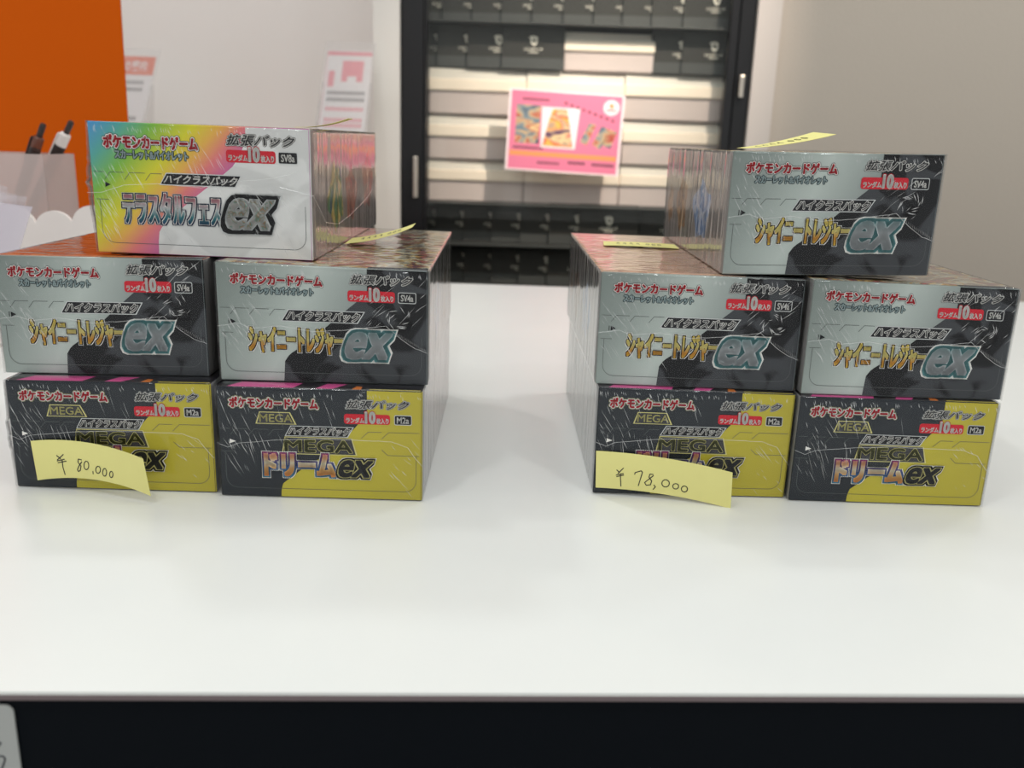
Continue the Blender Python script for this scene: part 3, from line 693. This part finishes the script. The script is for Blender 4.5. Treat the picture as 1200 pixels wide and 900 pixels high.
def pack_mesh():
    b = MB(); b.rbox((-PW / 2, 0, 0), (PW / 2, .005, PH), m_pack, .0008)
    b.add([(-PW / 2 + .001, -.0001, .001), (PW / 2 - .001, -.0001, .001), (PW / 2 - .001, -.0001, .026), (-PW / 2 + .001, -.0001, .026)], [(0, 1, 2, 3)], m_band)
    logo(b, 0, .062, .018)
    return b
ordn = ['first', 'second', 'third', 'fourth', 'fifth', 'sixth', 'seventh', 'eighth', 'ninth', 'tenth', 'eleventh']
proto = pack_mesh().build('card_pack'); used = [False]
def pack_row(xs_px, zbase, rowname, y0=PY, py=60, side='left'):
    n = len(xs_px)
    for i, px in enumerate(xs_px):
        if used[0]: o = proto.copy(); C.objects.link(o)
        else: o = proto; used[0] = True
        p = at(px, py, y0)
        o.location = (p.x, y0 + (n - 1 - i) * .0065, zbase)
        tag(o, f'black pack with logo, {ordn[i]} from left {rowname}', 'pack', 'black packs in the cabinet')
pack_row([515, 553, 589, 624, 661, 698, 734, 768, 802, 839], zat(29.5) + .0005, 'in the top row of the cabinet', py=10)
pack_row([513, 548, 584, 625], zs[0] + .0004, 'in the row left of the single white box', py=55)
pack_row([800, 836], zs[0] + .0004, 'in the row right of the single white box', py=65)
pack_row([510, 543, 577, 610, 644, 678, 713], zat(288) + .0005, 'in the row just below the white boxes', py=265)
pack_row([785, 820], zat(288) + .0005, 'of the pair behind the topmost right card box', py=265)
pack_row([512, 545, 577, 609, 642, 676, 710], zat(337) + .0005, 'in the lowest row of the cabinet', py=312)

# pink poster on the glass
m_pink = mat('pink_poster_paper', (222, 122, 150), 0.5, spec=0.4); m_pw = mat('poster_white', (246, 226, 226), 0.5); m_or = mat('poster_orange_bar', (246, 150, 90), 0.5); m_dk = mat('poster_dark_ink', (90, 48, 62), 0.6)
art_p1 = uvart('poster_picture_art', [(0.3, (70, 60, 70)), (0.42, (110, 130, 140)), (0.5, (196, 170, 130)), (0.58, (170, 70, 60)), (0.7, (220, 190, 140))], (5, 7), .5, 0, 1.5, 1.2)
art_p2 = uvart('poster_red_picture_art', [(0.3, (90, 60, 90)), (0.42, (230, 200, 150)), (0.5, (200, 70, 80)), (0.58, (236, 180, 80)), (0.7, (180, 150, 130))], (5, 7), .5, 0, 1.5, 1.2)
A, B_, D_ = at(597.5, 102.5, 2.205), at(733, 112, 2.205), at(592, 198, 2.205)
pc = (at(733, 112, 2.2) + at(592, 198, 2.2)) / 2
ang = math.atan2((B_ - A).z, (B_ - A).x); PWd, PHt = (B_ - A).length, (D_ - A).length
b = MB(); b.box((-PWd / 2, -.0006, -PHt / 2), (PWd / 2, 0, PHt / 2), m_pw)
def pp(pts, m, l): b.add([((u - .5) * PWd, -.0006 - l * .00012, (.5 - t) * PHt) for u, t in pts], [tuple(range(len(pts)))], m, pts)
def pr(u0, u1, t0, t1, m, l): pp([(u0, t1), (u1, t1), (u1, t0), (u0, t0)], m, l)
pr(.02, .98, .02, .98, m_pink, 1)
pr(.07, .28, .19, .66, art_p1, 2); pp([(.29, .2), (.62, .2), (.60, .70), (.30, .70)], m_pw, 2); pp([(.385, .22), (.51, .22), (.53, .34), (.58, .68), (.31, .68), (.36, .34)], art_p2, 3)
for q in ([(.64, .60), (.71, .36), (.77, .38), (.70, .64)], [(.75, .62), (.82, .39), (.90, .43), (.82, .68)], [(.83, .62), (.90, .43), (.96, .45), (.91, .66)]): pp(list(reversed(q)), art_p1, 2)
pp([(.89 + .07 * math.cos(-a), .16 + .095 * math.sin(-a)) for a in [i * math.pi / 12 for i in range(24)]], m_pw, 2)
pp([(.89 + .02 * math.cos(-a), .14 + .03 * math.sin(-a)) for a in [i * math.pi / 8 for i in range(16)]], m_or, 3); pr(.845, .935, .185, .2, m_dk, 3)
pr(.03, .97, .755, .815, m_or, 2)
for i in range(9):
    pr(.12 + i * .026, .138 + i * .026, .105, .135, m_dk, 2); pr(.06 + i * .03, .082 + i * .03, .70, .73, m_dk, 2)
    pr(.28 + i * .022, .296 + i * .022, .875, .905, m_dk, 2); pr(.55 + i * .017, .563 + i * .017, .85, .885, m_dk, 2); pr(.76 + i * .022, .777 + i * .022, .855, .89, m_dk, 2)
    pp([(.48 + i * .052, .15 + i * .022), (.505 + i * .052, .162 + i * .022), (.51 + i * .052, .135 + i * .022), (.485 + i * .052, .123 + i * .022)], m_dk, 2)
o = b.build('poster', loc=(pc.x, FY + .0085, pc.z)); o.rotation_euler = (0, -ang, 0)
tag(o, 'pink poster with small pictures stuck on the cabinet glass', 'poster')

# ------------------------------------------------------------------ left background: ledge and notices
m_ledge = mat('white_ledge', (214, 208, 202), 0.6)
LZ = 0.15
led = thing('low_cabinet', 'low white cabinet against the back wall that the notices stand on', 'cabinet', (-.95, 2.28, FLOOR))
b = MB(); b.rbox(rel((-1.6, 2.1, LZ - .03), led), rel((xl - .004, 2.445, LZ), led), m_ledge, .003); b.build('top_board', led)
b = MB(); b.rbox(rel((-1.58, 2.12, FLOOR), led), rel((xl - .014, 2.44, LZ - .031), led), m_ledge, .003); b.build('body', led)
m_sleeve = clear('notice_sleeve', ior=1.5, rough=.08, boost=1.6, haze=.12, hazecol=(220, 215, 215)); m_paper = mat('notice_paper', (226, 222, 222), 0.6)
m_rust = mat('notice_orange', (222, 110, 74), .6); m_gtext = mat('notice_grey_text', (122, 118, 118), .6); m_rose = mat('notice_rose', (226, 140, 150), .6); m_pal = mat('notice_pale_rose', (232, 206, 208), .6)
def notice(label, px_l, px_r, py_top, Ytop, lean, deco):
    """a printed sheet in a clear sleeve, leaning back on the ledge"""
    a = at(px_l, py_top, Ytop); e = at(px_r, py_top, Ytop); wdt = e.x - a.x
    up = Vector((0, math.sin(R(lean)), math.cos(R(lean)))); L = (a.z - LZ - .001) / up.z
    root = thing('notice_holder', label, 'sign', (a.x + wdt / 2, Ytop - up.y * L, LZ + .001))
    nn = Vector((0, -math.cos(R(lean)), math.sin(R(lean))))
    def q(u, t, o): return Vector(((u - .5) * wdt, 0, 0)) + up * (L * t) + nn * o
    b = MB()
    def rect(bb, u0, u1, t0, t1, m, o): bb.add([q(u0, t0, o), q(u1, t0, o), q(u1, t1, o), q(u0, t1, o)], [(0, 1, 2, 3)], m)
    b.prism([q(.05, 0.01, .001), q(.95, 0.01, .001), q(.95, .94, .001), q(.05, .94, .001)], nn * .0005, m_paper); 
    def words(txt, u0, u1, t0, t1, m, o):
        v2, fs = text2d(txt, 0, .02, 2); xs = [p[0] for p in v2]; ys = [p[1] for p in v2]
        b.add([q(u0 + (x - min(xs)) / (max(xs) - min(xs)) * (u1 - u0), t0 + (y - min(ys)) / (max(ys) - min(ys)) * (t1 - t0), o) for x, y in v2], fs, m)
    rr = lambda *k: rect(b, *k)
    rr.words = words; deco(rr); b.build('printed_sheet', root)
    b = MB(); b.prism([q(0, 0, .0035), q(1, 0, .0035), q(1, 1, .0035), q(0, 1, .0035)], nn * .001, m_sleeve); b.build('clear_sleeve', root)
    b = MB(); b.prism([q(0, 0, 0), q(0, 0, 0) + Vector((0, .1, 0)), q(0, .7, 0)], (wdt, 0, 0), m_sleeve) ; b.build('easel_back', root)
def deco1(r):
    r(.05, .95, .78, .94, m_rust, .0018)
    r.words('の案内', .50, .84, .81, .905, m_paper, .0021)
    for k, t in enumerate((.70, .64, .40, .34, .28, .12)):
        for i in range(8): r(.45 + i * .05, .485 + i * .05, t, t + .03, m_gtext, .0018)
def deco2(r):
    r(.05, .95, .90, .93, m_rose, .0018); r(.05, .08, .3, .9, m_pal, .0018)
    r(.38, .80, .70, .86, m_rose, .0018); r(.5, .68, .66, .74, m_paper, .0020); r(.12, .24, .66, .78, m_rose, .0018)
    for k, (t, m) in enumerate(((.60, m_gtext), (.55, m_gtext), (.48, m_rose), (.40, m_rose), (.36, m_rose), (.28, m_gtext))):
        for i in range(11): r(.14 + i * .068, .19 + i * .068, t, t + .028, m, .0018)
notice('white notice with an orange header behind the orange panel', 112, 189, 57, 2.22, 36, deco1)
notice('clear-sleeved notice with pink printing beside the grey pillar', 381, 462, 50, 2.22, 36, deco2) if False else notice('clear-sleeved notice with pink printing beside the grey pillar', 383, 441, 50, 2.165, 36, deco2)

# ------------------------------------------------------------------ left side of the counter
m_orange = mat('orange_board', (198, 84, 0), 0.7, spec=0.1)
OY = 1.32
oa, oc = at(140.5, 0, OY), at(150, 150, OY); k = (oc.x - oa.x) / (oc.z - oa.z)
b = MB(); b.prism([(-.5, 0, 0), (oc.x + k * (0 - oc.z) + .8, 0, 0), (oc.x + k * (.62 - oc.z) + .8, 0, .62), (-.5, 0, .62)], (0, .003, 0), m_orange)
o = b.build('partition_board', loc=(-.8, OY, .0003)); tag(o, 'plain orange board standing upright at the left end of the counter', 'board')
m_frost = clear('frosted_plastic', ior=1.45, rough=.25, haze=.5, hazecol=(214, 196, 192)); m_clr = clear('clear_plastic', ior=1.5, rough=.08, boost=1.4, haze=.16, hazecol=(226, 216, 224))
m_wpl = mat('white_plastic', (236, 228, 224), .45)
# riser box + pen holder + pens
HY = 1.06
r0 = at(50, 181, HY); r1 = at(50, 181, HY); RZ = .098
o = MB(); o.rbox((-.075, -.006, 0), (.075, .11, RZ), m_wpl, .004); o.rbox((-.079, -.009, RZ - .02), (.079, .114, RZ + .0005), m_wpl, .003)
o = o.build('lidded_box', loc=(r0.x - .075, HY, .0003)); tag(o, 'white lidded box under the pen holder, mostly hidden behind the left stack', 'box')
ph = thing('pen_holder', 'frosted plastic pen holder with two pens beside the orange board', 'pen holder', (r0.x - .05, HY, RZ + .0012))
hz = r0.z - RZ - .0012; hw = .05
b = MB(); T = .0022
b.box((-hw, 0, 0), (hw, .075, T), m_frost); b.box((-hw, 0, T), (hw, T, hz), m_frost); b.box((-hw, .075 - T, T), (hw, .075, hz), m_frost); b.box((-hw, T, T), (-hw + T, .075 - T, hz), m_frost); b.box((hw - T, T, T), (hw, .075 - T, hz), m_frost)
b.build('cup', ph)
m_pb = mat('black_pen_plastic', (44, 32, 30), .4); m_pw2 = mat('white_pen_plastic', (226, 216, 212), .4); m_pc = clear('clear_pen_barrel', ior=1.5, rough=.1, haze=.6, hazecol=(80, 66, 62))
def pen(label, tip_px, mid_px, Y, Yb, whiteband):
    a = at(tip_px[0], tip_px[1], Y); m_ = at(mid_px[0], mid_px[1], Y + .004); d = (m_ - a).normalized()
    L = (a.z - (RZ + .006)) / -d.z; L = min(L, .150); root = thing('pen', label, 'pen', a + d * L)
    def p(t): return -d * (L - t)
    b = MB(); b.tube([p(0), p(.002), p(.016), p(.017)], [.0026, .0036, .0036, .0032], m_pb, 12); b.build('push_button', root)
    b = MB(); b.tube([p(.017), p(.019), p(.034)], [.0048, .0064, .0066], m_pw2 if whiteband else m_pc, 14); b.build('barrel', root)
    b = MB(); b.tube([p(.034), p(.062), p(L - .02), p(L - .003), p(L)], [.0067, .0065, .0058, .002, .0008], m_pb, 14); b.build('grip', root)
    s = Vector((-.0062, -.002, .001)); b = MB(); b.tube([p(.018) + s, p(.02) + s * 1.2, p(.05) + s * 1.1], .0014, m_pw2 if whiteband else m_pb, 8); b.build('clip', root)
pen('dark clear-barrelled pen leaning in the pen holder', (51, 145), (39, 181), HY + .045, 0, False)
pen('black and white pen leaning in the pen holder', (84, 142), (66, 181), HY + .058, 0, True)
# cloud-edged white stand
CY = 1.00
def lobes(c):
    base = at(62, 290, CY); out = []
    for cx, ty, rx in ((12, 243, 27), (62, 247.5, 23), (106, 241.5, 23), (150, 246, 23)):
        top = at(cx, ty, CY); rr = rx / F_PX * CY * 1.02
        out.append((top.x, top.z, rr))
    return out
pts = []; lb = lobes(0); xs0, xs1 = lb[0][0] - lb[0][2], lb[-1][0] + lb[-1][2]
for i in range(121):
    x = xs0 + (xs1 - xs0) * i / 120
    pts.append((x, max([cz - .022 + .022 * math.sqrt(max(0, 1 - ((x - cx) / rr) ** 2)) for cx, cz, rr in lb if abs(x - cx) <= rr] or [lb[0][1] - .022])))
xa_, xb_ = pts[0][0], pts[-1][0]
poly = [(xa_, 0)] + pts + [(xb_, 0)]
b = MB(); b.prism([(x - (xa_ + xb_) / 2, 0, z) for x, z in poly], (0, .005, 0), m_wpl); b.box((xa_ - (xa_ + xb_) / 2, -.03, 0), (xb_ - (xa_ + xb_) / 2, -.0004, .004), m_wpl)
o = b.build('scalloped_stand', loc=((xa_ + xb_) / 2, CY, .0003)); tag(o, 'white stand with a cloud-shaped scalloped top edge behind the left stack', 'stand')
# clear sleeves
def sleeve(label, tl, trp, dx, Y, m):
    a, e = at(tl[0], tl[1], Y), at(trp[0], trp[1], Y); h = (a.z + e.z) / 2; sh = Vector((dx * h, 0, 0))
    pts = [(a.x - e.x + sh.x - 0, 0, 0), (sh.x, 0, 0), (0, 0, e.z - .0006), (a.x - e.x, 0, a.z - .0006)]
    b = MB(); b.prism(pts, (0, .0009, 0), m); o = b.build('plastic_sleeve', loc=(e.x, Y, .0006)); tag(o, label, 'sleeve', 'clear plastic sleeves at the left edge')
m_milk = clear('milky_sleeve', ior=1.5, rough=.12, boost=1.3, haze=.55, hazecol=(222, 214, 226))
sleeve('frontmost milky plastic sleeve at the left edge of the photo', (-14, 236), (37.6, 242.4), -.40, .905, m_milk)
sleeve('clear sleeve just behind the frontmost milky one', (-14, 226), (31.5, 230.5), -.36, .918, m_clr)
sleeve('third clear sleeve from the front, its corner just above the second', (-14, 222), (20, 228), -.30, .931, m_clr)
sleeve('tallest clear sleeve at the back of the fan by the pen holder', (-14, 212), (8.5, 219), -.22, .944, m_clr)

# ------------------------------------------------------------------ card on the counter front
m_tag = mat('grey_white_card', (176, 178, 176), .45); m_tink = mat('dark_marker', (40, 40, 52), .6)
def onfront(px, py):
    n = Vector((-.051, 1, 0)); o0 = at(px, py, .3); d = o0 - Vector((0, 0, CAM_Z)); p0 = Vector((0.0046, .3529 + .0012, 0)); t = (p0 - Vector((0, 0, CAM_Z))).dot(n) / d.dot(n)
    return Vector((0, 0, CAM_Z)) + d * t
e0, e1 = onfront(17, 835), onfront(28, 900); top = onfront(0, 825).z
ux = Vector((1, .051, 0)).normalized(); org = Vector((e0.x, e0.y, top - .07)); tw = .075
def tg(x, z, o=0): return ux * x + Vector((0.051, -1, 0)).normalized() * o + Vector((0, 0, z))
pts = [tg(-tw, 0), tg(0, 0)] + [tg(-.004 + .004 * math.cos(a), .066 + .004 * math.sin(a)) for a in [i * math.pi / 12 for i in range(7)]] + [tg(-tw + .004 + .004 * math.cos(a), .066 + .004 * math.sin(a)) for a in [math.pi / 2 + i * math.pi / 12 for i in range(7)]]
b = MB(); b.prism(pts, Vector((0.051, -1, 0)).normalized() * .0009, m_tag)
for st in ([(0, 868), (1.7, 868.6), (2.3, 869.5), (0, 872)], [(-6, 886), (0, 884.5), (4, 884.3), (6.8, 886), (7.2, 889), (5.5, 894), (3, 901), (0, 908)]):
    b.tube([onfront(x, y) - org + Vector((0, -.0009, 0)) for x, y in st], .00042, m_tink, 6)
o = b.build('price_card', loc=org); tag(o, 'grey-white card with rounded corner on the black counter front', 'card')
